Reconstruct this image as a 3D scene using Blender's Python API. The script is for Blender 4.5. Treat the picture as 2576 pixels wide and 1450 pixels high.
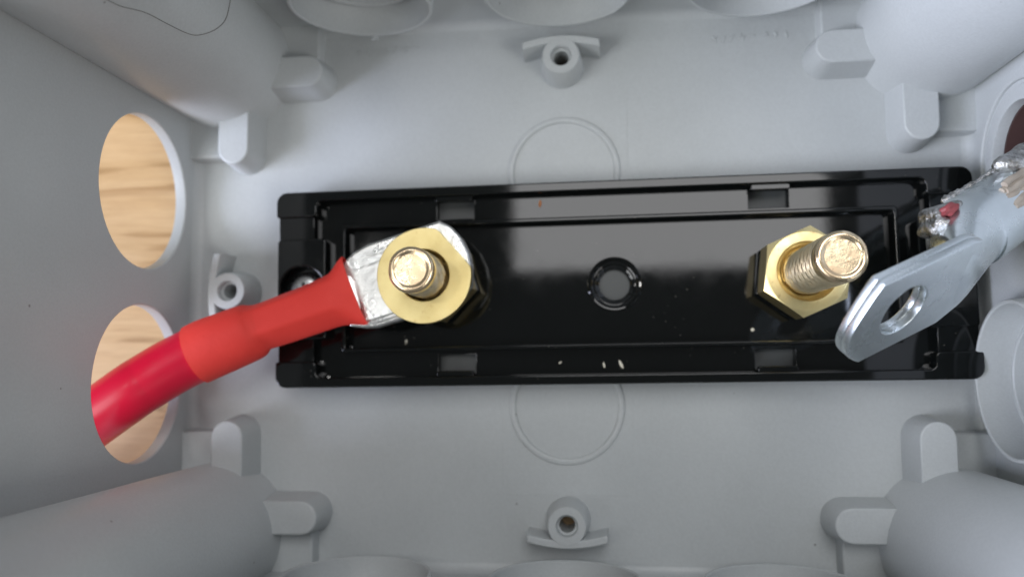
import bpy, bmesh, math, random
from mathutils import Vector, Matrix
from mathutils.geometry import tessellate_polygon

# ------------------------------------------------------------------ scene, camera, light
scene = bpy.context.scene
for o in list(bpy.data.objects):
    bpy.data.objects.remove(o)
C = scene.collection
MM = 0.001                                    # everything below is written in millimetres
CAM = Vector((7.001, -13.833, 159.652))       # camera position over the box (mm)
ROT = Matrix(((0.993869, 0.016861, 0.109275),
              (-0.00741, 0.99624, -0.086319),
              (-0.11032, 0.08498, 0.990256)))
FPX = 2035.457                                # focal length in pixels of a 2575 px wide picture

cam_d = bpy.data.cameras.new('camera')
cam = bpy.data.objects.new('camera', cam_d)
C.objects.link(cam)
cam.matrix_world = Matrix.Translation(CAM * MM) @ ROT.to_4x4()
cam_d.sensor_width = 36.0
cam_d.lens = FPX / 2575.0 * 36.0
cam_d.clip_start = 0.005
cam_d.clip_end = 50.0
cam_d.dof.use_dof = True
cam_d.dof.focus_distance = 0.130
cam_d.dof.aperture_fstop = 12.0
scene.camera = cam

world = bpy.data.worlds.new('World')
scene.world = world
world.use_nodes = True
wb = world.node_tree.nodes['Background']
wb.inputs[0].default_value = (0.93, 0.98, 1.0, 1)
wb.inputs[1].default_value = 0.11


def area_lamp(name, loc, target, sx, sy, radiance, color):
    d = bpy.data.lights.new(name, 'AREA')
    d.shape = 'RECTANGLE'
    d.size = sx
    d.size_y = sy
    d.energy = radiance * 4.0 * sx * sy
    d.color = color
    o = bpy.data.objects.new(name, d)
    C.objects.link(o)
    o.location = loc
    o.rotation_euler = (Vector(target) - Vector(loc)).to_track_quat('-Z', 'Y').to_euler()
    return o


# bright ceiling panel above and behind the box, cool window to the left
area_lamp('ceiling_panel', (0.085, 0.34, 0.80), (0.085, 0.34, 0), 0.36, 0.50, 3.6, (0.99, 0.99, 1.0))
area_lamp('ceiling_panel', (-0.70, -0.36, 0.80), (-0.2, -0.02, 0), 0.50, 0.60, 5.2, (0.97, 0.99, 1.0))
area_lamp('ceiling_panel', (0.68, -0.42, 0.80), (0.2, -0.02, 0), 0.45, 0.50, 3.8, (1.0, 0.98, 0.95))
area_lamp('window', (-1.25, -0.34, 0.66), (0.03, 0.0, 0.04), 0.70, 0.60, 15.5, (0.74, 0.79, 1.0))
area_lamp('highlight_lamp', (-0.26, 0.085, 0.80), (-0.02, 0.0, 0.02), 0.05, 0.05, 24.0, (1.0, 0.98, 0.95))  # added small lamp, puts bright highlights on the tinned lug and washer

scene.view_settings.view_transform = 'Standard'
scene.view_settings.look = 'None'
scene.view_settings.exposure = 0.0
scene.view_settings.gamma = 1.0
scene.view_settings.use_curve_mapping = False
scene.render.engine = 'CYCLES'


# ------------------------------------------------------------------ pixel -> place helpers
def ray(u, v):
    return ROT @ Vector(((u - 1287.5) / FPX, -(v - 725.0) / FPX, -1.0))


def on_z(u, v, z):
    d = ray(u, v)
    return CAM + d * ((z - CAM.z) / d.z)


def on_cylinder(u, v, cx, cy, r):
    d = ray(u, v)
    ox, oy = CAM.x - cx, CAM.y - cy
    a = d.x * d.x + d.y * d.y
    b = 2 * (ox * d.x + oy * d.y)
    c = ox * ox + oy * oy - r * r
    q = b * b - 4 * a * c
    if q < 0:
        return None
    return CAM + d * ((-b - math.sqrt(q)) / (2 * a))


# ------------------------------------------------------------------ materials
def new_mat(name):
    m = bpy.data.materials.new(name)
    m.use_nodes = True
    nt = m.node_tree
    return m, nt, nt.nodes['Principled BSDF']


def node(nt, kind, **kw):
    n = nt.nodes.new(kind)
    for k, v in kw.items():
        if k in n.inputs:
            n.inputs[k].default_value = v
        else:
            setattr(n, k, v)
    return n


def ramp(nt, src, stops):
    r = nt.nodes.new('ShaderNodeValToRGB')
    el = r.color_ramp.elements
    while len(el) < len(stops):
        el.new(0.5)
    for e, (p, c) in zip(el, stops):
        e.position = p
        e.color = c if len(c) == 4 else (*c, 1)
    nt.links.new(src, r.inputs[0])
    return r


def coords(nt, scale=(1000, 1000, 1000)):
    """object coordinates in millimetres"""
    tc = nt.nodes.new('ShaderNodeTexCoord')
    mp = nt.nodes.new('ShaderNodeMapping')
    mp.inputs['Scale'].default_value = scale
    nt.links.new(tc.outputs['Object'], mp.inputs[0])
    return mp.outputs[0]


def bump(nt, bsdf, src, strength, dist):
    b = nt.nodes.new('ShaderNodeBump')
    b.inputs['Strength'].default_value = strength
    b.inputs['Distance'].default_value = dist
    nt.links.new(src, b.inputs['Height'])
    nt.links.new(b.outputs[0], bsdf.inputs['Normal'])
    return b


def mix_rgb(nt, fac, a, b, mode='MIX'):
    n = nt.nodes.new('ShaderNodeMix')
    n.data_type = 'RGBA'
    n.blend_type = mode
    for sock, v in ((n.inputs[0], fac), (n.inputs[6], a), (n.inputs[7], b)):
        if hasattr(v, 'is_output'):
            nt.links.new(v, sock)
        elif isinstance(v, (int, float)):
            sock.default_value = v
        else:
            sock.default_value = (*v, 1)
    return n.outputs[2]


def grey_plastic():
    m, nt, b = new_mat('grey_plastic')
    co = coords(nt)
    n1 = node(nt, 'ShaderNodeTexNoise', Scale=0.05, Detail=4)
    n2 = node(nt, 'ShaderNodeTexNoise', Scale=2.2, Detail=3)
    v = node(nt, 'ShaderNodeTexVoronoi', Scale=0.11, Randomness=1.0)
    for n in (n1, n2, v):
        nt.links.new(co, n.inputs['Vector'])
    r1 = ramp(nt, n1.outputs[0], [(0.3, (0.49, 0.515, 0.52)), (0.7, (0.525, 0.55, 0.555))])
    sp = ramp(nt, v.outputs['Distance'], [(0.020, (1, 1, 1)), (0.028, (0, 0, 0))])
    gr = ramp(nt, n2.outputs[0], [(0.3, (0.93,) * 3), (0.7, (1.0,) * 3)])
    grained = mix_rgb(nt, 1.0, r1.outputs[0], gr.outputs[0], 'MULTIPLY')
    col = mix_rgb(nt, sp.outputs[0], grained, (0.24, 0.24, 0.235))
    nt.links.new(col, b.inputs['Base Color'])
    n4 = node(nt, 'ShaderNodeTexNoise', Scale=0.35, Detail=6, Roughness=0.7)
    nt.links.new(co, n4.inputs['Vector'])
    rr = ramp(nt, n4.outputs[0], [(0.3, (0.34,) * 3), (0.7, (0.46,) * 3)])
    nt.links.new(rr.outputs[0], b.inputs['Roughness'])
    b.inputs['Specular IOR Level'].default_value = 0.45
    bump(nt, b, n2.outputs[0], 0.35, 0.00008)
    return m


def black_plastic():
    m, nt, b = new_mat('black_plastic')
    co = coords(nt)
    n1 = node(nt, 'ShaderNodeTexNoise', Scale=0.18, Detail=5, Roughness=0.65)
    v = node(nt, 'ShaderNodeTexVoronoi', Scale=0.75, Randomness=1.0)
    n3 = node(nt, 'ShaderNodeTexNoise', Scale=0.11, Detail=2)
    n4 = node(nt, 'ShaderNodeTexNoise', Scale=0.6, Detail=2)
    for n in (n1, v, n3, n4):
        nt.links.new(co, n.inputs['Vector'])
    dots = ramp(nt, v.outputs['Distance'], [(0.07, (1, 1, 1)), (0.12, (0, 0, 0))])
    where = ramp(nt, n3.outputs[0], [(0.55, (0, 0, 0)), (0.70, (0.6, 0.6, 0.6))])
    mul = nt.nodes.new('ShaderNodeMath')
    mul.operation = 'MULTIPLY'
    nt.links.new(dots.outputs[0], mul.inputs[0])
    nt.links.new(where.outputs[0], mul.inputs[1])
    col = mix_rgb(nt, mul.outputs[0], (0.0042, 0.0050, 0.0050), (0.17, 0.16, 0.14))
    nt.links.new(col, b.inputs['Base Color'])
    rr = ramp(nt, n1.outputs[0], [(0.3, (0.03,) * 3), (0.75, (0.08,) * 3)])
    nt.links.new(rr.outputs[0], b.inputs['Roughness'])
    b.inputs['IOR'].default_value = 1.5
    bump(nt, b, n4.outputs[0], 0.016, 0.00008)
    return m


def metal(name, col_a, col_b, rough_a, rough_b, nscale, bstr, bdist, stain=None, bscale=1.5):
    m, nt, b = new_mat(name)
    co = coords(nt)
    n1 = node(nt, 'ShaderNodeTexNoise', Scale=nscale, Detail=6, Roughness=0.6)
    n2 = node(nt, 'ShaderNodeTexNoise', Scale=bscale, Detail=5, Roughness=0.6)
    for n in (n1, n2):
        nt.links.new(co, n.inputs['Vector'])
    r = ramp(nt, n1.outputs[0], [(0.35, col_a), (0.65, col_b)])
    out = r.outputs[0]
    if stain:
        n3 = node(nt, 'ShaderNodeTexNoise', Scale=nscale * 2.3, Detail=7, Roughness=0.7)
        nt.links.new(co, n3.inputs['Vector'])
        s = ramp(nt, n3.outputs[0], [(0.60, (0, 0, 0)), (0.72, (1, 1, 1))])
        out = mix_rgb(nt, s.outputs[0], out, stain)
    nt.links.new(out, b.inputs['Base Color'])
    b.inputs['Metallic'].default_value = 1.0
    rr = ramp(nt, n1.outputs[0], [(0.3, (rough_a,) * 3), (0.7, (rough_b,) * 3)])
    nt.links.new(rr.outputs[0], b.inputs['Roughness'])
    bump(nt, b, n2.outputs[0], bstr, bdist)
    return m


def rubber(name, col_a, col_b, rough, bstr, bscale, spec=0.5, sss=0.0):
    m, nt, b = new_mat(name)
    co = coords(nt)
    n1 = node(nt, 'ShaderNodeTexNoise', Scale=0.12, Detail=4)
    n2 = node(nt, 'ShaderNodeTexNoise', Scale=bscale, Detail=4)
    for n in (n1, n2):
        nt.links.new(co, n.inputs['Vector'])
    r = ramp(nt, n1.outputs[0], [(0.3, col_a), (0.7, col_b)])
    nt.links.new(r.outputs[0], b.inputs['Base Color'])
    b.inputs['Roughness'].default_value = rough
    b.inputs['Specular IOR Level'].default_value = spec
    bump(nt, b, n2.outputs[0], bstr, 0.0001)
    return m


def pine_wood():
    m, nt, b = new_mat('pine_wood')
    co = coords(nt)
    st = nt.nodes.new('ShaderNodeMapping')
    st.inputs['Scale'].default_value = (0.10, 1.0, 1.0)
    nt.links.new(co, st.inputs[0])
    n1 = node(nt, 'ShaderNodeTexNoise', Scale=0.16, Detail=3, Roughness=0.5, Distortion=0.12)
    n2 = node(nt, 'ShaderNodeTexNoise', Scale=1.3, Detail=5, Roughness=0.7)
    n3 = node(nt, 'ShaderNodeTexNoise', Scale=0.05, Detail=2)
    for n in (n1, n2, n3):
        nt.links.new(st.outputs[0], n.inputs['Vector'])
    g = ramp(nt, n1.outputs[0], [(0.30, (0.50, 0.315, 0.145)), (0.48, (0.56, 0.37, 0.185)),
                                 (0.57, (0.51, 0.325, 0.15)), (0.61, (0.33, 0.185, 0.065)), (0.64, (0.54, 0.35, 0.17))])
    f = ramp(nt, n2.outputs[0], [(0.35, (0.86, 0.84, 0.80)), (0.6, (1, 1, 1))])
    sep = nt.nodes.new('ShaderNodeSeparateXYZ')
    nt.links.new(co, sep.inputs[0])
    wv = node(nt, 'ShaderNodeTexNoise', Scale=0.25, Detail=2)
    nt.links.new(st.outputs[0], wv.inputs['Vector'])
    ad = nt.nodes.new('ShaderNodeMath')
    ad.operation = 'MULTIPLY_ADD'
    nt.links.new(wv.outputs[0], ad.inputs[0])
    ad.inputs[1].default_value = 3.0
    nt.links.new(sep.outputs['Y'], ad.inputs[2])
    streak = node(nt, 'ShaderNodeMapRange')
    streak.inputs['From Min'].default_value = -0.5
    streak.inputs['From Max'].default_value = 3.5
    nt.links.new(ad.outputs[0], streak.inputs['Value'])
    band = ramp(nt, streak.outputs[0], [(0.0, (0, 0, 0)), (0.12, (0.2, 0.2, 0.2)), (0.55, (0.85, 0.85, 0.85)), (0.66, (0, 0, 0))])
    g2 = mix_rgb(nt, band.outputs[0], g.outputs[0], (0.34, 0.19, 0.07))
    col = mix_rgb(nt, 0.8, g2, f.outputs[0], 'MULTIPLY')
    nt.links.new(col, b.inputs['Base Color'])
    b.inputs['Roughness'].default_value = 0.5
    bump(nt, b, n2.outputs[0], 0.2, 0.0001)
    return m


GREY = grey_plastic()
BLACK = black_plastic()
BRASS = metal('brass', (0.90, 0.76, 0.40), (0.82, 0.66, 0.32), 0.30, 0.42, 0.35, 0.10, 0.00005, (0.55, 0.40, 0.17))
WASHER_BRASS = metal('washer_brass', (0.85, 0.71, 0.35), (0.80, 0.65, 0.30), 0.36, 0.50, 0.22, 0.16, 0.00005, (0.70, 0.53, 0.23))
STUD_BRASS = metal('stud_brass', (0.93, 0.80, 0.55), (0.86, 0.69, 0.42), 0.28, 0.42, 0.6, 0.35, 0.00016, (0.58, 0.40, 0.25), bscale=1.3)
TIP_BRASS = metal('stud_tip_brass', (0.92, 0.76, 0.52), (0.82, 0.62, 0.40), 0.18, 0.34, 0.35, 0.20, 0.00022, (0.50, 0.31, 0.18), bscale=0.8)
TIN = metal('tinned_copper', (0.93, 0.93, 0.91), (0.84, 0.84, 0.82), 0.22, 0.40, 0.25, 0.6, 0.00045, (0.60, 0.59, 0.56), bscale=0.4)
ZINC = metal('zinc_plate', (0.74, 0.79, 0.81), (0.64, 0.69, 0.71), 0.22, 0.36, 0.12, 0.25, 0.0001, (0.50, 0.54, 0.56), bscale=0.7)
SOLDER = metal('solder', (0.66, 0.66, 0.66), (0.28, 0.27, 0.25), 0.10, 0.28, 0.7, 0.9, 0.0006, (0.12, 0.10, 0.09), bscale=0.9)
STEEL = metal('screw_steel', (0.55, 0.56, 0.56), (0.40, 0.41, 0.41), 0.2, 0.35, 0.8, 0.2, 0.0001)
SHRINK = rubber('red_heat_shrink', (0.78, 0.055, 0.042), (0.72, 0.046, 0.036), 0.60, 0.6, 0.9, 0.3)
CABLE_RED = rubber('red_cable_sheath', (0.60, 0.005, 0.034), (0.55, 0.004, 0.03), 0.30, 0.06, 1.0, 0.5)
STRAND = rubber('flux_coated_strands', (0.50, 0.44, 0.37), (0.30, 0.25, 0.20), 0.45, 0.5, 1.2, 0.5)
PINE = pine_wood()
BROWN = rubber('brown_plastic', (0.085, 0.048, 0.045), (0.075, 0.043, 0.04), 0.4, 0.05, 1.0)
HAIR = rubber('hair', (0.17, 0.165, 0.16), (0.20, 0.19, 0.18), 0.5, 0.0, 1.0)
CHIP = rubber('pale_debris', (0.75, 0.72, 0.62), (0.66, 0.62, 0.5), 0.6, 0.3, 3.0)
RUST = rubber('rust_debris', (0.42, 0.16, 0.05), (0.3, 0.1, 0.03), 0.8, 0.3, 3.0)
REDBIT = rubber('red_sheath_remnant', (0.30, 0.06, 0.07), (0.24, 0.045, 0.05), 0.5, 0.4, 1.5)


# ------------------------------------------------------------------ mesh helpers (mm in, metres out)
class Cap(tuple):
    """a face that is shaded flat"""


def finish(name, verts, faces, mat, parent=None, smooth=35.0):
    me = bpy.data.meshes.new(name)
    me.from_pydata([(v[0] * MM, v[1] * MM, v[2] * MM) for v in verts], [], faces)
    me.polygons.foreach_set('use_smooth', [not isinstance(q, Cap) for q in faces])
    bm = bmesh.new()
    bm.from_mesh(me)
    bmesh.ops.remove_doubles(bm, verts=bm.verts, dist=1e-7)
    bmesh.ops.recalc_face_normals(bm, faces=bm.faces)
    bm.to_mesh(me)
    bm.free()
    me.update()
    keep = [p.use_smooth for p in me.polygons]
    me.set_sharp_from_angle(angle=math.radians(smooth))
    for p, k in zip(me.polygons, keep):
        p.use_smooth = k
    me.materials.append(mat)
    o = bpy.data.objects.new(name, me)
    C.objects.link(o)
    if parent:
        o.parent = parent
    return o


def empty(name, loc=(0, 0, 0), rz=0.0):
    o = bpy.data.objects.new(name, None)
    C.objects.link(o)
    o.location = Vector(loc) * MM
    o.rotation_euler = (0, 0, rz)
    o.empty_display_size = 0.01
    return o


def tag(o, label, cat, group=None):
    o['label'] = label
    o['category'] = cat
    if group:
        o['group'] = group
    return o


def area2(p):
    return sum(p[i][0] * p[(i + 1) % len(p)][1] - p[(i + 1) % len(p)][0] * p[i][1] for i in range(len(p)))


def inset(poly, d):
    """offset towards the material: left of the travel direction"""
    n = len(poly)
    out = []
    for i in range(n):
        p0, p1, p2 = poly[i - 1], poly[i], poly[(i + 1) % n]
        a = Vector((p1[0] - p0[0], p1[1] - p0[1])).normalized()
        b = Vector((p2[0] - p1[0], p2[1] - p1[1])).normalized()
        na, nb = Vector((-a.y, a.x)), Vector((-b.y, b.x))
        m = na + nb
        k = max(m.length_squared / 2, 0.3)
        out.append((p1[0] + m.x * d / k, p1[1] + m.y * d / k))
    return out


def circle(cx, cy, r, n=48, a0=0.0):
    return [(cx + r * math.cos(a0 + 2 * math.pi * i / n), cy + r * math.sin(a0 + 2 * math.pi * i / n)) for i in range(n)]


def round_poly(pts, r, seg=5):
    """round the corners of a polygon; r is a number or a list"""
    out = []
    n = len(pts)
    for i in range(n):
        rr = r[i] if isinstance(r, (list, tuple)) else r
        p0, p1, p2 = Vector(pts[i - 1]), Vector(pts[i]), Vector(pts[(i + 1) % n])
        if rr <= 0:
            out.append(tuple(p1))
            continue
        a, b = (p0 - p1).normalized(), (p2 - p1).normalized()
        ang = a.angle(b)
        t = min(rr / math.tan(ang / 2), 0.49 * (p0 - p1).length, 0.49 * (p2 - p1).length)
        rr = t * math.tan(ang / 2)
        cen = p1 + (a + b).normalized() * (rr / math.sin(ang / 2))
        s, e = p1 + a * t, p1 + b * t
        a0 = math.atan2(s.y - cen.y, s.x - cen.x)
        a1 = math.atan2(e.y - cen.y, e.x - cen.x)
        d = (a1 - a0 + math.pi) % (2 * math.pi) - math.pi
        for k in range(seg + 1):
            q = a0 + d * k / seg
            out.append((cen.x + rr * math.cos(q), cen.y + rr * math.sin(q)))
    return out


def rect(x0, y0, x1, y1):
    return [(x0, y0), (x1, y0), (x1, y1), (x0, y1)]


def prism_data(outer, holes, w0, w1, bev=0.0, bev0=0.0, draft=0.0, fn=None, hole_bev=None):
    """solid between w0 and w1 from an outline with holes; the rim at w1 (and w0) is rounded off"""
    fn = fn or (lambda u, v, w: (u, v, w))
    loops = [outer if area2(outer) > 0 else outer[::-1]]
    for h in holes:
        loops.append(h if area2(h) < 0 else h[::-1])
    lev = []
    if bev0 > 0:
        for k in range(4):
            q = math.pi / 2 * k / 3
            lev.append((w0 + bev0 * (1 - math.sin(q)), bev0 * (1 - math.cos(q))))
        lev = [(w0 + bev0 * (1 - math.cos(math.pi / 2 * k / 3)), bev0 * (1 - math.sin(math.pi / 2 * k / 3))) for k in range(4)]
    else:
        lev.append((w0, 0.0))
    sgn = 1 if w1 > w0 else -1
    if bev0 > 0:
        lev = [(w0 + sgn * (w - w0), off) for w, off in lev]
    if bev > 0:
        for k in range(4):
            q = math.pi / 2 * k / 3
            lev.append((w1 - sgn * bev * (1 - math.sin(q)), draft + bev * (1 - math.cos(q))))
    else:
        lev.append((w1, draft))
    verts, faces = [], []
    rings = []
    for (w, off) in lev:
        row = []
        for lp in loops:
            q = inset(lp, off) if off else lp
            row.append(list(range(len(verts), len(verts) + len(q))))
            verts.extend(fn(u, v, w) for u, v in q)
        rings.append((row, off))
    for (ra, _), (rb, _) in zip(rings, rings[1:]):
        for a, b in zip(ra, rb):
            n = len(a)
            for i in range(n):
                faces.append((a[i], a[(i + 1) % n], b[(i + 1) % n], b[i]))
    for row, off in (rings[0], rings[-1]):
        polys = [[Vector((u, v, 0)) for u, v in (inset(lp, off) if off else lp)] for lp in loops]
        flat = [i for r in row for i in r]
        for t in tessellate_polygon(polys):
            faces.append(Cap(flat[i] for i in t))
    return verts, faces


def prism(name, outer, holes, w0, w1, mat, parent=None, bev=0.0, bev0=0.0, draft=0.0, fn=None, smooth=35.0):
    v, f = prism_data(outer, holes, w0, w1, bev, bev0, draft, fn)
    return finish(name, v, f, mat, parent, smooth)


def lathe_data(prof, seg, fn=None, closed=False, rfun=None):
    """profile [(r, w)] turned about the w axis"""
    fn = fn or (lambda u, v, w: (u, v, w))
    verts, faces, rows = [], [], []
    for r, w in prof:
        if r < 1e-6:
            rows.append([len(verts)])
            verts.append(fn(0, 0, w))
        else:
            rows.append(list(range(len(verts), len(verts) + seg)))
            for i in range(seg):
                a = 2 * math.pi * i / seg
                verts.append(fn(r * math.cos(a), r * math.sin(a), w))
    pairs = list(zip(rows, rows[1:]))
    if closed:
        pairs.append((rows[-1], rows[0]))
    for a, b in pairs:
        for i in range(seg):
            j = (i + 1) % seg
            if len(a) == 1 and len(b) == 1:
                continue
            if len(a) == 1:
                faces.append((a[0], b[j], b[i]))
            elif len(b) == 1:
                faces.append((a[i], a[j], b[0]))
            else:
                faces.append((a[i], a[j], b[j], b[i]))
    return verts, faces


def lathe(name, prof, mat, parent=None, seg=48, fn=None, closed=False, smooth=35.0):
    v, f = lathe_data(prof, seg, fn, closed)
    return finish(name, v, f, mat, parent, smooth)


def join(*data):
    V, F = [], []
    for v, f in data:
        k = len(V)
        V += list(v)
        F += [type(q)(i + k for i in q) for q in f]
    return V, F


def spline(pts, n):
    """Catmull-Rom through points (each any-length tuple)"""
    P = [pts[0]] + list(pts) + [pts[-1]]
    out = []
    for i in range(1, len(P) - 2):
        for k in range(n):
            t = k / n
            q = []
            for a, b, c, d in zip(P[i - 1], P[i], P[i + 1], P[i + 2]):
                q.append(0.5 * (2 * b + (c - a) * t + (2 * a - 5 * b + 4 * c - d) * t * t + (3 * b - a - 3 * c + d) * t ** 3))
            out.append(tuple(q))
    out.append(tuple(pts[-1]))
    return out


def sweep_data(path, sect, up=(0, 0, 1), cap=True):
    """loft along path (mm points); sect(i, n) -> closed list of (side, up) offsets"""
    verts, faces, rows = [], [], []
    n = len(path)
    for i in range(n):
        p = Vector(path[i])
        t = (Vector(path[min(i + 1, n - 1)]) - Vector(path[max(i - 1, 0)])).normalized()
        u = up[i] if isinstance(up, list) else Vector(up)
        side = t.cross(u).normalized()
        uu = side.cross(t).normalized()
        s = sect(i, n)
        rows.append(list(range(len(verts), len(verts) + len(s))))
        verts.extend(tuple(p + side * a + uu * b) for a, b in s)
    for a, b in zip(rows, rows[1:]):
        m = len(a)
        for i in range(m):
            faces.append((a[i], a[(i + 1) % m], b[(i + 1) % m], b[i]))
    if cap:
        faces.append(Cap(rows[0]))
        faces.append(Cap(rows[-1]))
    return verts, faces


def lerp(a, b, t):
    return a + (b - a) * t


def sstep(a, b, x):
    t = min(max((x - a) / (b - a), 0), 1)
    return t * t * (3 - 2 * t)


# ------------------------------------------------------------------ table under the box
table = empty('table_top')
table['kind'] = 'structure'
random.seed(4)
edges = [-1200, -700, -380, -215, -112, -21.5, 68, 160, 330, 640, 1200]
for k in range(len(edges) - 1):
    y0, y1 = edges[k] + 0.15, edges[k + 1] - 0.15
    o = finish('plank', *prism_data(rect(-900, y0 - (y0 + y1) / 2, 900, y1 - (y0 + y1) / 2), [], -18, 0, bev=0.35), PINE, table)
    o.location = Vector((random.uniform(-40, 40), (y0 + y1) / 2, -2.7 - 0.02 * (k % 2))) * MM

# ------------------------------------------------------------------ junction box
WX, WY, WH, TH = 77.24, 55.0, 76.0, 2.2       # inner half sizes, height, wall thickness
HZ = 18.6                                      # height of the cable holes
box = empty('junction_box', (0, 0, -2.5))
tag(box, 'open grey plastic junction box with round cable holes, seen from above', 'junction box')
BOXZ = 2.5


def bxfn(f):
    return lambda u, v, w: (lambda p: (p[0], p[1], p[2] + BOXZ))(f(u, v, w))


I3 = bxfn(lambda u, v, w: (u, v, w))
LEFT = bxfn(lambda u, v, w: (-WX - w, u, v))       # w counts outwards from the inner face
RIGHT = bxfn(lambda u, v, w: (WX + w, u, v))
TOP = bxfn(lambda u, v, w: (u, WY + w, v))
BOTTOM = bxfn(lambda u, v, w: (u, -WY - w, v))

prism('floor', rect(-WX - TH, -WY - TH, WX + TH, WY + TH), [circle(0, 44.7, 1.5, 24), circle(0, -44.7, 1.5, 24), circle(-66.7, 0, 1.5, 24)], -2.5, 0.0, GREY, box, fn=I3)


def fillet(fn, half, r=1.8):
    """hollow rounding where a wall meets the floor"""
    V, F = [], []
    for s in (-half, half):
        for k in range(6):
            q = math.pi / 2 * k / 5
            V.append(fn(s, r - r * math.sin(q) - 0.004, -(r - r * math.cos(q)) + 0.004))
        V.append(fn(s, -0.4, 0.4))
    for k in range(6):
        F.append((k, k + 1, k + 8, k + 7))
    return V, F


def wall(fn, half, holes, part):
    d = prism_data(rect(-half, 0.01, half, WH), holes, TH, 0.0, bev=0.3, fn=fn)
    return finish(part, *join(d, fillet(fn, half)), GREY, box)


wall(LEFT, WY, [circle(17.8, HZ, 14.4, 72), circle(-17.8, HZ, 14.4, 72)], 'side_wall')
wall(RIGHT, WY, [circle(19.4, 16.6, 13.0, 72), circle(-18.0, HZ, 12.6, 72)], 'side_wall')
TX = (-36.4, 0.0, 36.2)
wall(TOP, WX, [circle(x, HZ, 12.6, 72) for x in TX], 'side_wall')
wall(BOTTOM, WX, [circle(x, HZ, 12.6, 72) for x in TX], 'side_wall')

# round corner posts and the little stops either side of each
PR, PX, PY = 13.7, 70.0, 47.8
for sx in (-1, 1):
    for sy in (-1, 1):
        prof = [(PR + 0.35, -0.2), (PR, 0.3), (PR, WH - 0.5), (PR - 0.5, WH), (4.0, WH), (4.0, WH - 20), (0, WH - 20)]
        p = lathe('corner_post', prof, GREY, box, seg=72, fn=bxfn(lambda u, v, w, sx=sx, sy=sy: (sx * PX + u, sy * PY + v, w)))


def stop_outline(half, tip, root, n=14):
    """tongue with a round end: runs along +v from the post (root) to the tip"""
    pts = [(half, root)]
    for k in range(n + 1):
        a = math.pi * k / n
        pts.append((half * math.cos(a), tip + half - half * math.sin(a)))
    pts.append((-half, root))
    return pts


ZT = 7.35
for sx in (-1, 1):
    for sy in (-1, 1):
        # stop beside the short wall
        prism('stop', stop_outline(3.95, 24.7, 38.5), [], -0.2, ZT, GREY, box, bev=0.35, draft=0.75,
              fn=bxfn(lambda u, v, w, sx=sx, sy=sy: (sx * (65.95 + u), sy * v, w)))
        prism('rib', round_poly(rect(-4.3, 27.6, 5.6, 38.5), 0.9, 4), [], -0.2, 3.0, GREY, box, bev=0.4, draft=0.3,
              fn=bxfn(lambda u, v, w, sx=sx, sy=sy: (sx * (72.9 + u), sy * v, w)))
        # stop beside the long wall
        prism('stop', stop_outline(3.95, 46.9, 60.5), [], -0.2, ZT, GREY, box, bev=0.35, draft=0.75,
              fn=bxfn(lambda u, v, w, sx=sx, sy=sy: (sx * v, sy * (43.85 + u), w)))
        prism('rib', round_poly([(49.6 * 0 - 4.3, 49.6), (5.6, 49.6), (5.6, 60.5), (-4.3, 60.5)], 0.9, 4), [], -0.2, 3.0, GREY, box, bev=0.4, draft=0.3,
              fn=bxfn(lambda u, v, w, sx=sx, sy=sy: (sx * v, sy * (51.0 + u), w)))


def boss(fn):
    """screw boss with a curved back plate; +v points to the wall"""
    h = 6.9
    prof = [(4.35, -0.2), (3.65, h - 0.25), (3.45, h), (2.1, h), (1.95, h - 0.2), (1.9, h - 1.6), (1.5, h - 1.65), (1.45, -2.3)]
    a = lathe_data(prof, 40, fn)
    out, inn = [], []
    for k in range(17):
        x = -7.6 + 15.2 * k / 16
        y = 4.2 - x * x / 52.0
        out.append((x, y))
        inn.append((x, y - 1.65))
    b = prism_data(out + inn[::-1], [], -0.2, h - 0.07, bev=0.25, draft=0.1, fn=fn)
    c = prism_data(rect(-2.2, 2.6, 2.2, 3.5), [], -0.2, h - 0.13, fn=fn)
    return finish('screw_boss', *join(a, b, c), GREY, box)


boss(bxfn(lambda u, v, w: (u, 44.7 + v, w)))
boss(bxfn(lambda u, v, w: (u, -44.7 - v, w)))
boss(bxfn(lambda u, v, w: (-66.7 - v, u, w)))


def collar(place):
    """blank knock-out: a collar standing into the box with a stepped disc inside; w counts outwards"""
    prof = [(13.6, 0.3), (13.3, -3.7), (13.15, -3.95), (12.75, -4.0), (12.55, -3.8), (12.3, 2.0), (12.1, 2.3), (10.6, 2.4), (10.35, 2.2),
            (10.3, 1.0), (10.1, 0.8), (9.6, 0.8), (9.4, 1.0), (9.2, 3.2), (7.4, 3.3), (7.3, 2.6), (6.8, 2.6), (6.7, 3.4), (0, 3.4)]
    return lathe('knockout', prof, GREY, box, seg=80, fn=place)


for x in TX:
    collar(bxfn(lambda u, v, w, x=x: (x + u, WY + w, HZ + v)))
    collar(bxfn(lambda u, v, w, x=x: (x + u, -WY - w, HZ + v)))
collar(bxfn(lambda u, v, w: (WX + w, -18.0 + u, HZ + v)))
# opened knock-out: sunk ring left round the hole
lathe('knockout', [(13.3, 0.7), (12.4, 0.75), (12.2, 0.35), (10.1, 0.3), (9.7, 0.4), (9.6, 0.7), (9.55, TH + 0.1), (13.3, TH + 0.1)], GREY, box,
      seg=72, closed=True, fn=bxfn(lambda u, v, w: (WX + w, 19.4 + u, 16.6 + v)))
# brown grommet outside that hole
tag(lathe('grommet', [(11.5, 2.4), (11.5, 12.0), (9.6, 12.4), (8.1, 12.4), (8.1, 8.0), (9.0, 7.6), (9.3, 2.4)], BROWN, None, seg=56, closed=True,
          fn=lambda u, v, w: (WX + w, 19.4 + u, 16.6 + v)),
    'dark brown grommet behind the open hole in the right wall', 'grommet')

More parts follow.
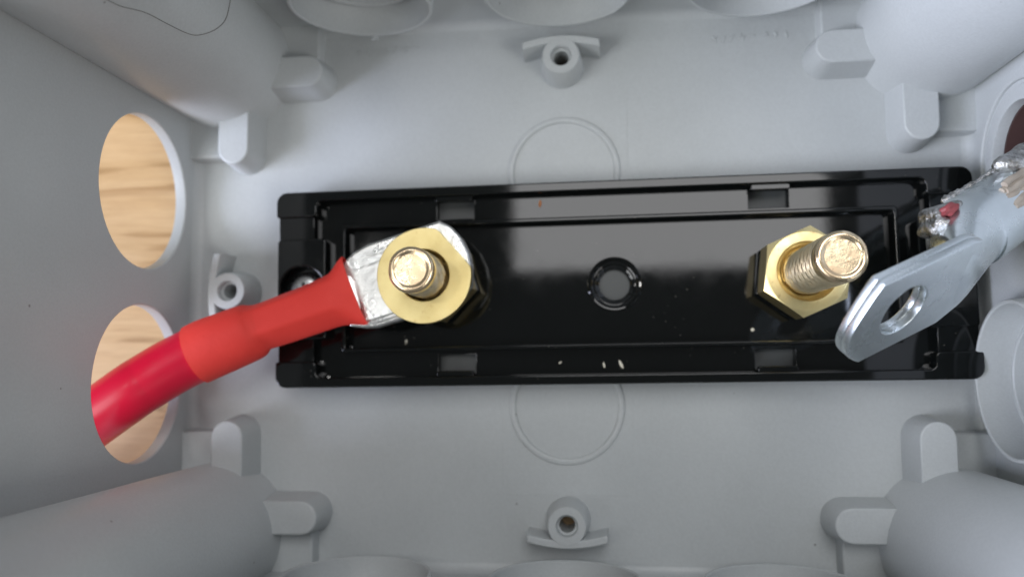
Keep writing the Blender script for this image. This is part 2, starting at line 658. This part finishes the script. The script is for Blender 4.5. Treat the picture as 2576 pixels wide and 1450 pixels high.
# marks moulded into the floor: two rings and the edge of an insert
for s in (-1, 1):
    lathe('floor_ring', [(11.25, -0.05), (11.12, 0.42), (10.95, 0.5), (10.3, 0.5), (10.1, 0.42), (9.95, -0.05)], GREY, box, seg=80, closed=True,
          fn=bxfn(lambda u, v, w, s=s: (u, s * 23.2 + v, w)))
prism('floor_insert', round_poly(rect(-12.7, -40.2, 12.7, 40.2), 0.6, 3), [], -0.3, 0.04, GREY, box, bev=0.035, fn=I3)
# worn, unreadable moulded marks near the long wall
for cx, cy, n, seed in ((-36.8, 50.0, 7, 3), (36.6, 49.3, 8, 6)):
    mr = random.Random(seed)
    parts = []
    for k in range(n):
        gx = cx + (k - (n - 1) / 2) * 1.85 + (0.9 if k > 4 else 0)
        for _ in range(mr.choice((2, 2, 3))):
            a = mr.choice((0.0, math.pi / 2, 1.1, 2.0))
            l = mr.uniform(0.35, 0.8)
            px_, py_ = gx + mr.uniform(-0.35, 0.35), cy + mr.uniform(-0.5, 0.5)
            ca, sa = math.cos(a), math.sin(a)
            parts.append(prism_data(rect(-l, -0.14, l, 0.14), [], -0.02, 0.13 + 0.01 * (_ + 1), bev=0.05,
                                    fn=bxfn(lambda u, v, w, px_=px_, py_=py_, ca=ca, sa=sa: (px_ + ca * u - sa * v, py_ + sa * u + ca * v, w))))
    finish('moulded_mark', *join(*parts), GREY, box)
# flash left on one collar
finish('flash', *lathe_data([(0, -0.9), (0.35, -0.8), (0.75, -0.1), (0.6, 0.7), (0, 0.9)], 8,
       bxfn(lambda u, v, w: (-37.5 + u * 1.2 + w * 0.4, 50.7 + v * 0.6, 5.3 + w * 0.7))), GREY, box)

# ------------------------------------------------------------------ fuse holder
hold = empty('fuse_holder', (8.9, 0.6, 0.02), math.radians(0.5))
tag(hold, 'long glossy black fuse holder base with two brass studs', 'fuse holder')
RIM, CHAN, RIDGE, BED = 7.0, 4.0, 6.5, 3.6
slots = []
for sx in (-1, 1):
    for sy in (-1, 1):
        slots.append(rect(min(sx * 26.3, sx * 33.7), min(sy * 13.3, sy * 17.0), max(sx * 26.3, sx * 33.7), max(sy * 13.3, sy * 17.0)))
pads = (-60.3, 60.3)
prism('base', round_poly(rect(-65.1, -19.1, 65.1, 19.1), 2.0), [rect(-51.8, -12.0, 51.8, 12.0)] + slots + [circle(x, 0, 2.3, 24) for x in pads],
      0, CHAN, BLACK, hold, bev=0.12)


def rim_outline(s):
    p = [(-65.6, 14.1), (-57.2, 14.1), (-57.2, 17.3), (57.2, 17.3), (57.2, 14.1), (65.6, 14.1), (65.6, 19.35), (-65.6, 19.35)]
    q = round_poly(p, [0.5, 1.0, 1.2, 1.2, 1.0, 0.5, 2.2, 2.2], 5)
    return [(x, s * y) for x, y in q]


for s in (1, -1):
    prism('rim', rim_outline(s), [], 0.1, RIM, BLACK, hold, bev=0.28, bev0=0.1, draft=0.1)
prism('ridge', round_poly(rect(-52.5, -12.6, 52.5, 12.6), 0.8, 4), [round_poly(rect(-51.5, -11.6, 51.5, 11.6), 0.5, 4)], 1.0, RIDGE, BLACK, hold, bev=0.3, draft=0.06)
bed_h = [circle(0.7, -0.3, 5.0, 56)]
prism('bed', rect(-51.9, -12.1, 51.9, 12.1), bed_h, 0.2, BED, BLACK, hold, bev=0.15)
for sx in (-1, 1):
    for sy in (-1, 1):
        xs, ys = sorted((sx * 58.0, sx * 65.15)), sorted((sy * 9.0, sy * 15.0))
        prism('end_web', rect(xs[0], ys[0], xs[1], ys[1]), [], 0.2, 6.3, BLACK, hold, bev=0.15)
# stepped bore of the centre hole
lathe('centre_bore', [(5.35, 3.0), (5.2, 3.75), (5.0, 3.9), (4.75, 3.85), (4.6, 3.6), (4.55, 2.8), (4.2, 2.5), (3.9, 2.45), (3.75, 2.2), (3.3, 2.0), (3.0, 1.8), (2.9, 0.1), (5.35, 0.1)],
      BLACK, hold, seg=64, closed=True, fn=lambda u, v, w: (0.7 + u, -0.3 + v, w))
SHADE_GREY = rubber('opening_shade_grey', (0.07, 0.075, 0.075), (0.06, 0.065, 0.065), 0.42, 0.1, 1.0)  # dimness inside the holder's openings, put into a flat grey
lathe('bore_shade_disc', [(2.95, 0.3), (2.95, 1.1), (0, 1.1)], SHADE_GREY, hold, seg=40, fn=lambda u, v, w: (0.7 + u, -0.3 + v, w))  # added disc, its dark colour stands in for shaded floor below the bore
for x in pads:
    o0 = round_poly(rect(x - 5.0, -9.95, x + 5.0, 9.95), [0.8, 0.8, 0.8, 0.8], 4)
    prism('mounting_pad', o0, [circle(x, 0.0, 4.4, 40)], 0.15, RIM, BLACK, hold, bev=0.3, bev0=0.1, draft=0.1)
for i, sl in enumerate(slots):
    x0, y0, x1, y1 = sl[0][0], sl[0][1], sl[2][0], sl[2][1]
    s = 1 if y0 > 0 else -1
    prism('slot_floor', rect(x0 + 0.02, y0 + 0.02, x1 - 0.02, y1 - 0.02), [], 0.3, 1.6, SHADE_GREY, hold)  # added plate, one grey between the sheen and shade of the slots
    yy = (16.35, 17.5)
    prism('clip', round_poly([(x0 + 0.1, s * yy[0]), (x1 - 0.1, s * yy[0]), (x1 - 0.1, s * yy[1]), (x0 + 0.1, s * yy[1])], 0.4, 3), [], 5.2, 6.3, BLACK, hold, bev=0.2)

STUD_L, STUD_R = (-33.75, 0.95), (34.35, 0.25)     # in the holder's own frame


def stud(cx, cy, z1, ends):
    z0 = BED
    n, seg, pitch = 200, 48, 1.25
    V, F = [], []
    rows = []
    for i in range(n + 1):
        z = lerp(z0, z1 - 0.9, i / n)
        row = []
        for k in range(seg):
            a = 2 * math.pi * k / seg
            ph = (z / pitch + k / seg) % 1.0
            r = 4.08 - 0.55 * abs(2 * ph - 1)
            fade = sstep(z1 - 3.2, z1 - 2.2, z)
            r = lerp(r, 3.92, fade)
            row.append(len(V))
            V.append((cx + r * math.cos(a), cy + r * math.sin(a), z))
        rows.append(row)
    body = (list(V), [], list(rows))
    for r, dz in ((4.0, -0.75), (3.97, -0.5), (3.72, -0.14), (3.4, 0.0), (3.15, -0.02), (2.95, -0.10), (2.75, -0.22), (2.6, -0.25)):
        row = []
        for k in range(seg):
            a = 2 * math.pi * k / seg
            j = 0.05 * math.sin(3 * a + ends) + 0.03 * math.sin(7 * a + 2 * ends)
            row.append(len(V))
            V.append((cx + (r + j * 0.6) * math.cos(a), cy + (r + j * 0.6) * math.sin(a), z1 + dz + j * 0.7 * sstep(2.6, 3.0, r)))
        rows.append(row)
    k0 = len(body[2]) + 1
    for a, b in zip(rows[:k0], rows[1:k0]):
        for i in range(seg):
            F.append((a[i], a[(i + 1) % seg], b[(i + 1) % seg], b[i]))
    shaft = finish('stud', V[:k0 * seg], F, STUD_BRASS, hold, smooth=50)
    T = []
    for a, b in zip(rows[k0 - 1:], rows[k0:]):
        for i in range(seg):
            T.append((a[i], a[(i + 1) % seg], b[(i + 1) % seg], b[i]))
    T.append(Cap(rows[-1]))
    m = (k0 - 1) * seg
    finish('tip', V[m:], [type(q)(i - m for i in q) for q in T], TIP_BRASS, shaft, smooth=50)
    return shaft


for (cx, cy), e in ((STUD_L, 1), (STUD_R, 5)):
    stud(cx, cy, 33.9 if e == 5 else 26.8, e)
    prism('stud_seat', circle(cx, cy, 8.2, 6, math.radians(83.5 if e == 5 else -12.5)), [circle(cx, cy, 3.9, 32)], 3.3, BED + 2.4, BLACK, hold, bev=0.15)



def hpoint(lx, ly, z):
    c, s = math.cos(math.radians(0.5)), math.sin(math.radians(0.5))
    return Vector((8.9 + c * lx - s * ly, 0.6 + s * lx + c * ly, z + 0.02))


def hex_nut(loc, rot, h, R, label):
    """hexagon with turned chamfers top and bottom and a countersunk bore"""
    seg = 96
    af = R * math.cos(math.pi / 6)
    V, F, rows = [], [], []

    def ringpts(rlim, z, hexed):
        row = []
        for k in range(seg):
            a = 2 * math.pi * k / seg
            m = (a + math.pi / 6) % (math.pi / 3) - math.pi / 6
            # flat distance along this direction; vertices at multiples of 60 deg
            rh = af / math.cos(math.pi / 6 - abs(m)) if True else R
            r = min(rh, rlim) if hexed else rlim
            row.append(len(V))
            V.append((r * math.cos(a), r * math.sin(a), z))
        rows.append(row)

    bore = 4.12
    ringpts(bore, 0.0, False)
    ringpts(af * 0.97, 0.0, True)
    # chamfer: height at which the cone cuts each direction
    def side(zend, s):
        for t in (0.0, 0.35, 0.7, 1.0):
            row = []
            for k in range(seg):
                a = 2 * math.pi * k / seg
                m = (a + math.pi / 6) % (math.pi / 3) - math.pi / 6
                rh = af / math.cos(math.pi / 6 - abs(m))
                r = lerp(min(rh, af * 0.985), rh, t)
                z = zend - s * (0.03 + (r - af * 0.985) * 0.50 * (1 if r > af * 0.985 else 0))
                row.append(len(V))
                V.append((r * math.cos(a), r * math.sin(a), z))
            rows.append(row)
    side(0.0, -1)
    tops = len(rows)
    side(h, 1)
    rows[tops:] = rows[tops:][::-1]
    ringpts(af * 0.97, h, True)
    ringpts(5.35, h, False)
    ringpts(5.15, h - 0.12, False)
    ringpts(bore, h - 1.15, False)
    for a, b in zip(rows, rows[1:] + rows[:1]):
        for i in range(seg):
            F.append((a[i], a[(i + 1) % seg], b[(i + 1) % seg], b[i]))
    o = finish('hex_nut', V, F, BRASS, None, smooth=24)
    o.location = loc * MM
    o.rotation_euler = (0, 0, rot)
    return tag(o, label, 'nut', 'brass hex nuts')


hex_nut(hpoint(*STUD_R, BED + 2.42), math.radians(84), 7.0, 8.25, 'brass hex nut on the right stud, bare stud standing out of it')
hex_nut(hpoint(*STUD_L, BED + 2.42), math.radians(-14), 6.9, 8.4, 'brass hex nut on the left stud, mostly hidden under lug and washer')

# washer with one flat side, pushed over the left stud
wpts = []
wf = math.radians(41.5)
for k in range(96):
    a = 2 * math.pi * k / 96
    d = (a - wf + math.pi) % (2 * math.pi) - math.pi
    r = 8.7
    if abs(d) < 1.2:
        r = min(8.7, 7.4 / math.cos(d))
    wpts.append((r * math.cos(a), r * math.sin(a)))
washer = prism('washer', wpts, [circle(0.0, 0.05, 4.7, 64)], 0.0, 1.4, WASHER_BRASS, None, bev=0.14, bev0=0.14)
washer.location = hpoint(STUD_L[0] + 0.1, STUD_L[1], 15.55) * MM
washer.rotation_euler = (math.radians(0.6), math.radians(-0.8), 0)
tag(washer, 'flat yellow brass washer with one straight edge around the left stud', 'washer')

# screw down in the left mounting hole
sp = hpoint(-60.3, 0.0, 4.0)
scr = empty('mounting_screw', sp)
tag(scr, 'steel screw sunk in the left mounting hole of the fuse holder', 'screw')
lathe('head', [(3.6, 0.05), (3.6, 0.5), (3.2, 1.2), (2.4, 1.75), (1.5, 1.95), (0, 2.0)], STEEL, scr, seg=40)
lathe('shank', [(1.4, 0.1), (1.4, -3.6), (0, -3.7)], STEEL, scr, seg=20)
prism('recess_shade', [(-1.4, -0.3), (-0.3, -0.3), (-0.3, -1.4), (0.3, -1.4), (0.3, -0.3), (1.4, -0.3), (1.4, 0.3), (0.3, 0.3), (0.3, 1.4), (-0.3, 1.4), (-0.3, 0.3), (-1.4, 0.3)],
      [], 1.0, 2.03, BLACK, scr)  # solid black cross, shade of the driver recess given as colour

# ------------------------------------------------------------------ red cable with its lug
LA = math.radians(16.5)
cab = empty('red_cable', hpoint(*STUD_L, 12.95))
CABO = Vector(cab.location) / MM
tag(cab, 'thick red cable with red heat shrink, crimped to the left stud', 'cable')


def rel(p, o=None):
    o = o or CABO
    return (p[0] - o[0], p[1] - o[1], p[2] - o[2])


def lugfn(u, v, w):
    # u along the lug (tip positive), v across
    c, s = math.cos(LA), math.sin(LA)
    bend = 0.012 * max(0.0, -u - 9.0) ** 2
    return (c * u - s * v, s * u + c * v, w - bend + 0.05)


def pt(a, b):
    return (a, b)


lo = [(-15.5, -4.3), (-13.0, -5.4), (-10.7, -6.0), (-6.2, -6.05), (0, -6.05), (5.0, -6.05), (7.3, -4.0), (8.3, -1.0), (8.55, 1.4), (8.1, 4.4), (6.9, 6.9), (5.2, 8.6), (0, 8.6), (-8.2, 8.55), (-11, 8.0), (-13.2, 7.0), (-15.5, 5.2)]
lo = [(a * 1.05, b * 1.05) for a, b in lo]
lo = round_poly(lo, [0.1, 2, 2, 1, 0.1, 1.5, 1.5, 1.5, 1.5, 1.5, 1, 0.3, 0.1, 2.5, 2.5, 2, 0.1], 4)
lug = finish('lug', *join(prism_data(lo, [circle(0, 0.4, 4.9, 48)], 0.0, 1.25, bev=0.12, bev0=0.1, fn=lugfn),
                          prism_data(inset(lo if area2(lo) > 0 else lo[::-1], 0.03), [circle(0, 0.4, 4.95, 48)], 1.22, 2.5, bev=0.5, bev0=0.1, fn=lugfn)), TIN, cab)
# bulge where the barrel was crimped flat
bp = [Vector(lugfn(u * 1.05, 0.6, z)) for u, z in ((-11.6, 1.3), (-12.6, 1.3), (-14.0, 1.3), (-16.0, 1.1), (-20.0, 1.0), (-26.0, 1.0))]
bs = [(5.2, 0.4), (5.5, 1.1), (5.0, 1.7), (4.0, 2.4), (3.4, 3.0), (3.4, 3.2)]


def bsect(i, n):
    a, b = bs[i]
    return [(a * math.copysign(abs(math.cos(q)) ** 0.7, math.cos(q)), b * math.copysign(abs(math.sin(q)) ** 0.9, math.sin(q)))
            for q in [2 * math.pi * k / 32 for k in range(32)]]


finish('barrel', *sweep_data(bp, bsect), TIN, lug)

# heat shrink: centre (x, y, z), half width across, half height, how square
HSD = [(896, 732, 14.2, 7.0, 2.5, 0.0), (882, 738, 14.2, 6.45, 3.0, 0.1), (858, 748, 14.2, 5.4, 3.7, 0.5), (834, 757, 14.2, 4.9, 4.15, 0.8),
       (772, 781, 14.2, 4.6, 4.3, 0.85), (712, 803, 14.3, 4.5, 4.4, 0.85), (668, 819, 14.4, 4.45, 4.5, 0.75), (652, 825, 14.5, 4.65, 4.65, 0.5),
       (636, 832, 14.55, 5.25, 5.2, 0.1), (612, 841, 14.65, 5.5, 5.45, 0.0), (565, 861, 14.9, 5.65, 5.65, 0.0), (523, 878, 15.2, 5.7, 5.7, 0.0), (494, 891, 15.4, 5.7, 5.7, 0.0)]
HS = [(*on_z(u, v, z), a, b, k) for u, v, z, a, b, k in HSD]
HSs = spline(HS, 6)


def hexr(a, k):
    m = (a + math.pi / 6) % (math.pi / 3) - math.pi / 6
    return lerp(1.0, 1.04 * math.cos(math.pi / 6) / math.cos(math.pi / 6 - abs(m)) * 1.06, k * 0.75)


def hs_sect_factory(S, grow):
    def f(i, n):
        a, b, k = S[i][3:6]
        out = []
        for q in range(60):
            t = 2 * math.pi * q / 60
            h = hexr(t + 0.16, k)
            wob = 1 + 0.008 * math.sin(3 * t + i * 0.21) * (1 if i > 4 else 0) + 0.006 * math.sin(2 * t + i * 0.3)
            e = lerp(0.62, 1.0, sstep(0, 16, i))
            c1, s1 = math.cos(t), math.sin(t)
            out.append(((a + grow) * h * wob * c1, (b + grow) * h * wob * math.copysign(abs(s1) ** e, s1)))
        return out
    return f


pathv = [rel(p[:3]) for p in HSs]
va, fa = sweep_data(pathv, hs_sect_factory(HSs, 0.0), cap=False)
vb, fb = sweep_data(pathv, hs_sect_factory(HSs, -0.45), cap=False)
V, F = join((va, fa), (vb, fb))
nr = 60
N = len(va)
for end in (0, (len(pathv) - 1) * nr):
    for i in range(nr):
        F.append((end + i, end + (i + 1) % nr, N + end + (i + 1) % nr, N + end + i))
finish('heat_shrink', V, F, SHRINK, cab, smooth=60)

CB = [tuple(on_z(u, v, z)) for u, v, z in ((585, 852, 14.8), (550, 866, 15.0), (494, 891, 15.4), (432, 922, 16.3), (375, 956, 17.3), (318, 993, 18.0))]
CB += [(-92.5, -28.6, 17.8), (-104, -38.2, 15.8), (-120, -52.5, 11.5), (-140, -71.0, 6.5), (-165, -93.0, 3.2), (-195, -115, 2.8), (-240, -145, 2.8)]
CBs = spline(CB, 8)
finish('sheath', *sweep_data([rel(p) for p in CBs], lambda i, n: [(5.25 * math.cos(2 * math.pi * k / 48), 5.25 * math.sin(2 * math.pi * k / 48)) for k in range(48)]), CABLE_RED, cab, smooth=60)

# ------------------------------------------------------------------ loose zinc lug with soldered cable, right
O = Vector((45.458, -4.282, 45.022))
E1 = Vector((0.850, 0.370, -0.376)).normalized()
E2 = Vector((-0.023, -0.686, -0.728))
E2 = (E2 - E1 * E2.dot(E1)).normalized()
EN = Vector((0.526, -0.627, 0.574))
EN = (EN - E1 * EN.dot(E1) - E2 * EN.dot(E2)).normalized()
W = 15.07
term = empty('cable_lug', O)
tag(term, 'loose zinc plated ring lug held above the right end, its wires soldered', 'cable lug')


def tfn(u, v, w):
    return tuple(E1 * u + E2 * v + EN * w)


to = [(0.0, 0.0), (-0.7, 1.05), (-1.45, 2.3), (-2.2, 3.7), (-2.85, 5.1), (-3.45, 6.5), (-3.9, 7.9), (-4.1, 9.3), (-3.95, 10.7), (-3.4, 12.0), (-2.55, 13.2), (-1.3, 14.4), (-0.4, W)]
to += [(15.5, W), (19.5, W - 1.8), (19.5, 0.6), (17.5, 0.0)]
hole = circle(6.16, 7.73, 4.28, 56)
tongue = finish('tongue', *join(prism_data(to, [hole], 0.0, -1.22, bev=0.12, bev0=0.2, fn=tfn),
                                prism_data(to, [hole], -1.25, -2.4, bev=0.2, bev0=0.12, fn=tfn)), ZINC, term, smooth=28)
tc = O + E2 * (W / 2) - EN * 1.25
B0 = tc + E1 * 16.5
B1 = tc + E1 * 18.6 - EN * 0.4
P = [tuple(B0), tuple(B1), tuple(on_z(2424, 600, 27.6)), tuple(on_z(2458, 571, 26.0)), tuple(on_z(2500, 540, 24.2)), tuple(on_z(2575, 491, 20.8)), tuple(on_z(2605, 470, 19.6))]
TPs = spline(P, 6)
kk = [i / 6 for i in range(len(TPs))]
ups = [EN for _ in TPs]


def tsect(i, n):
    t = sstep(0.5, 2.3, kk[i])
    a = lerp(W / 2 - 0.7, 5.9, t)
    b = lerp(1.15, 5.9, t)
    e = lerp(0.25, 1.0, t)
    out = []
    for k in range(48):
        q = 2 * math.pi * k / 48
        ca, sa = math.cos(q), math.sin(q)
        out.append((a * math.copysign(abs(ca) ** lerp(0.55, 1.0, t), ca), b * math.copysign(abs(sa) ** e, sa)))
    return out


finish('barrel', *sweep_data([rel(p, O) for p in TPs], tsect, up=ups), ZINC, term, smooth=50)

rnd = random.Random(11)


def blob(name, centre, axes, mat, amp=0.18, seed=1, parent=term, sub=3):
    bm = bmesh.new()
    bmesh.ops.create_icosphere(bm, subdivisions=sub, radius=1.0)
    rr = random.Random(seed)
    ph = [(rr.uniform(2, 7), rr.uniform(0, 6), Vector((rr.uniform(-1, 1), rr.uniform(-1, 1), rr.uniform(-1, 1))).normalized()) for _ in range(9)]
    V = []
    for v in bm.verts:
        k = 1 + sum(math.sin(f * v.co.dot(d) + p) for f, p, d in ph) * amp / 3
        q = v.co * k
        V.append(tuple(Vector(rel(centre, O)) + axes[0] * q.x + axes[1] * q.y + axes[2] * q.z))
    F = [tuple(v.index for v in f.verts) for f in bm.faces]
    bm.free()
    return finish(name, V, F, mat, parent, smooth=70)


def ax(dirv, a, b, c):
    d = Vector(dirv).normalized()
    s = d.cross(Vector((0, 0, 1))).normalized()
    return (d * a, s * b, s.cross(d) * c)


BD = (Vector(P[5]) - Vector(P[3])).normalized()
blob('solder', on_z(2366, 560, 29.5), ax(BD, 3.3, 2.6, 3.2), SOLDER, 0.22, 3, sub=4)
blob('sheath_remnant', on_z(2388, 528, 31.6), ax(BD, 1.7, 0.9, 1.1), REDBIT, 0.2, 5)
# bright ragged solder seam along the upper edge of the barrel
seam = []
for k in range(15):
    t = k / 14
    seam.append(on_z(lerp(2368, 2512, t), lerp(508, 424, t) + rnd.uniform(-3, 3), lerp(26.0, 24.0, t)))
sv = []
for k, p in enumerate(seam):
    r = rnd.uniform(0.3, 0.65)
    sv.append((*rel(p, O), r))
svs = spline(sv, 4)
finish('solder_seam', *sweep_data([p[:3] for p in svs], lambda i, n: [(svs[i][3] * (1 + 0.3 * math.sin(3 * q + i)) * math.cos(q), svs[i][3] * math.sin(q)) for q in [2 * math.pi * k / 10 for k in range(10)]]), SOLDER, term, smooth=60)
blob('solder', on_z(2556, 402, 24.5), ax(BD, 3.6, 2.0, 2.2), SOLDER, 0.3, 8)
blob('solder', on_z(2528, 415, 24.5), ax(BD, 2.0, 1.2, 1.6), SOLDER, 0.3, 9)
# flux covered strands showing through the open side of the barrel
for k in range(12):
    t = k / 11
    w0 = rnd.uniform(-14, 12)
    a = on_z(lerp(2526, 2556, t) + w0, lerp(466, 560, t) - w0 * 0.55, lerp(30.6, 30.2, t) - 2.2 * abs(t - 0.5) + rnd.uniform(-0.35, 0.1))
    b = on_z(lerp(2600, 2632, t), lerp(412, 500, t), lerp(27.4, 27.0, t) - 2.2 * abs(t - 0.5))
    pp = [tuple(a.lerp(b, i / 5) + Vector((rnd.uniform(-0.2, 0.2), rnd.uniform(-0.2, 0.2), rnd.uniform(-0.1, 0.1)))) for i in range(6)]
    finish('strand', *sweep_data([rel(p, O) for p in spline(pp, 3)], lambda i, n: [(0.55 * math.cos(q), 0.5 * math.sin(q)) for q in [2 * math.pi * j / 10 for j in range(10)]]), STRAND, term, smooth=60)
cabp = [tuple(Vector(P[6]) + BD * -1.0), (79.5, 14.5, 18.6), (90, 20.0, 16.8), (120, 32, 10), (170, 45, 3.5), (240, 55, 3.4)]
cabs = spline(cabp, 8)
finish('sheath', *sweep_data([rel(p, O) for p in cabs], lambda i, n: [(5.2 * math.cos(q), 5.2 * math.sin(q)) for q in [2 * math.pi * j / 32 for j in range(32)]]), BLACK, term, smooth=60)

# ------------------------------------------------------------------ hair and loose crumbs
hp = []
for u, v in ((262, -4), (300, 15), (335, 24), (370, 34), (420, 60), (470, 84), (500, 89), (540, 76), (566, 52), (576, 20), (580, -6)):
    q = on_cylinder(u, v, -PX, PY, PR + 0.12)
    if q:
        hp.append(tuple(q))
hs_ = spline(hp, 6)
tag(finish('hair', *sweep_data(hs_, lambda i, n: [(0.055 * math.cos(a), 0.055 * math.sin(a)) for a in [2 * math.pi * j / 6 for j in range(6)]], up=(0.7, -0.7, 0.1)), HAIR, None, smooth=60),
    'thin dark hair curving over the upper left corner post', 'hair')


def crumb(px, py, z, l, w, ang, mat, label, seed):
    c = on_z(px, py, z)
    rr = random.Random(seed)
    pts = []
    for k in range(9):
        a = 2 * math.pi * k / 9
        j = rr.uniform(0.75, 1.1)
        pts.append((l * math.cos(a) * j, w * math.sin(a) * j))
    ca, sa = math.cos(ang), math.sin(ang)
    o = finish('crumb', *prism_data(pts, [], 0.0, 0.16, bev=0.05, fn=lambda u, v, ww: (ca * u - sa * v, sa * u + ca * v, ww)), mat)
    o.location = (c + Vector((0, 0, 0.03))) * MM
    tag(o, label, 'crumb', 'crumbs on the fuse holder')


crumb(1562, 916, CHAN, 1.05, 0.28, math.radians(-68), CHIP, 'longest white sliver in the lower channel of the black holder', 1)
crumb(1519, 917, CHAN, 0.55, 0.22, math.radians(-80), CHIP, 'short white crumb left of the long sliver in the lower channel', 2)
crumb(1409, 911, CHAN, 0.4, 0.16, math.radians(35), CHIP, 'tiny pale crumb farthest left in the lower channel', 3)
crumb(1892, 828, BED, 0.42, 0.34, math.radians(10), CHIP, 'pale round crumb on the bed below the right nut', 4)
crumb(1022, 859, BED, 0.5, 0.24, math.radians(85), CHIP, 'pale crumb on the bed below the tinned lug', 5)
crumb(1358, 513, CHAN, 0.8, 0.3, math.radians(80), RUST, 'orange brown crumb in the upper channel of the black holder', 6)
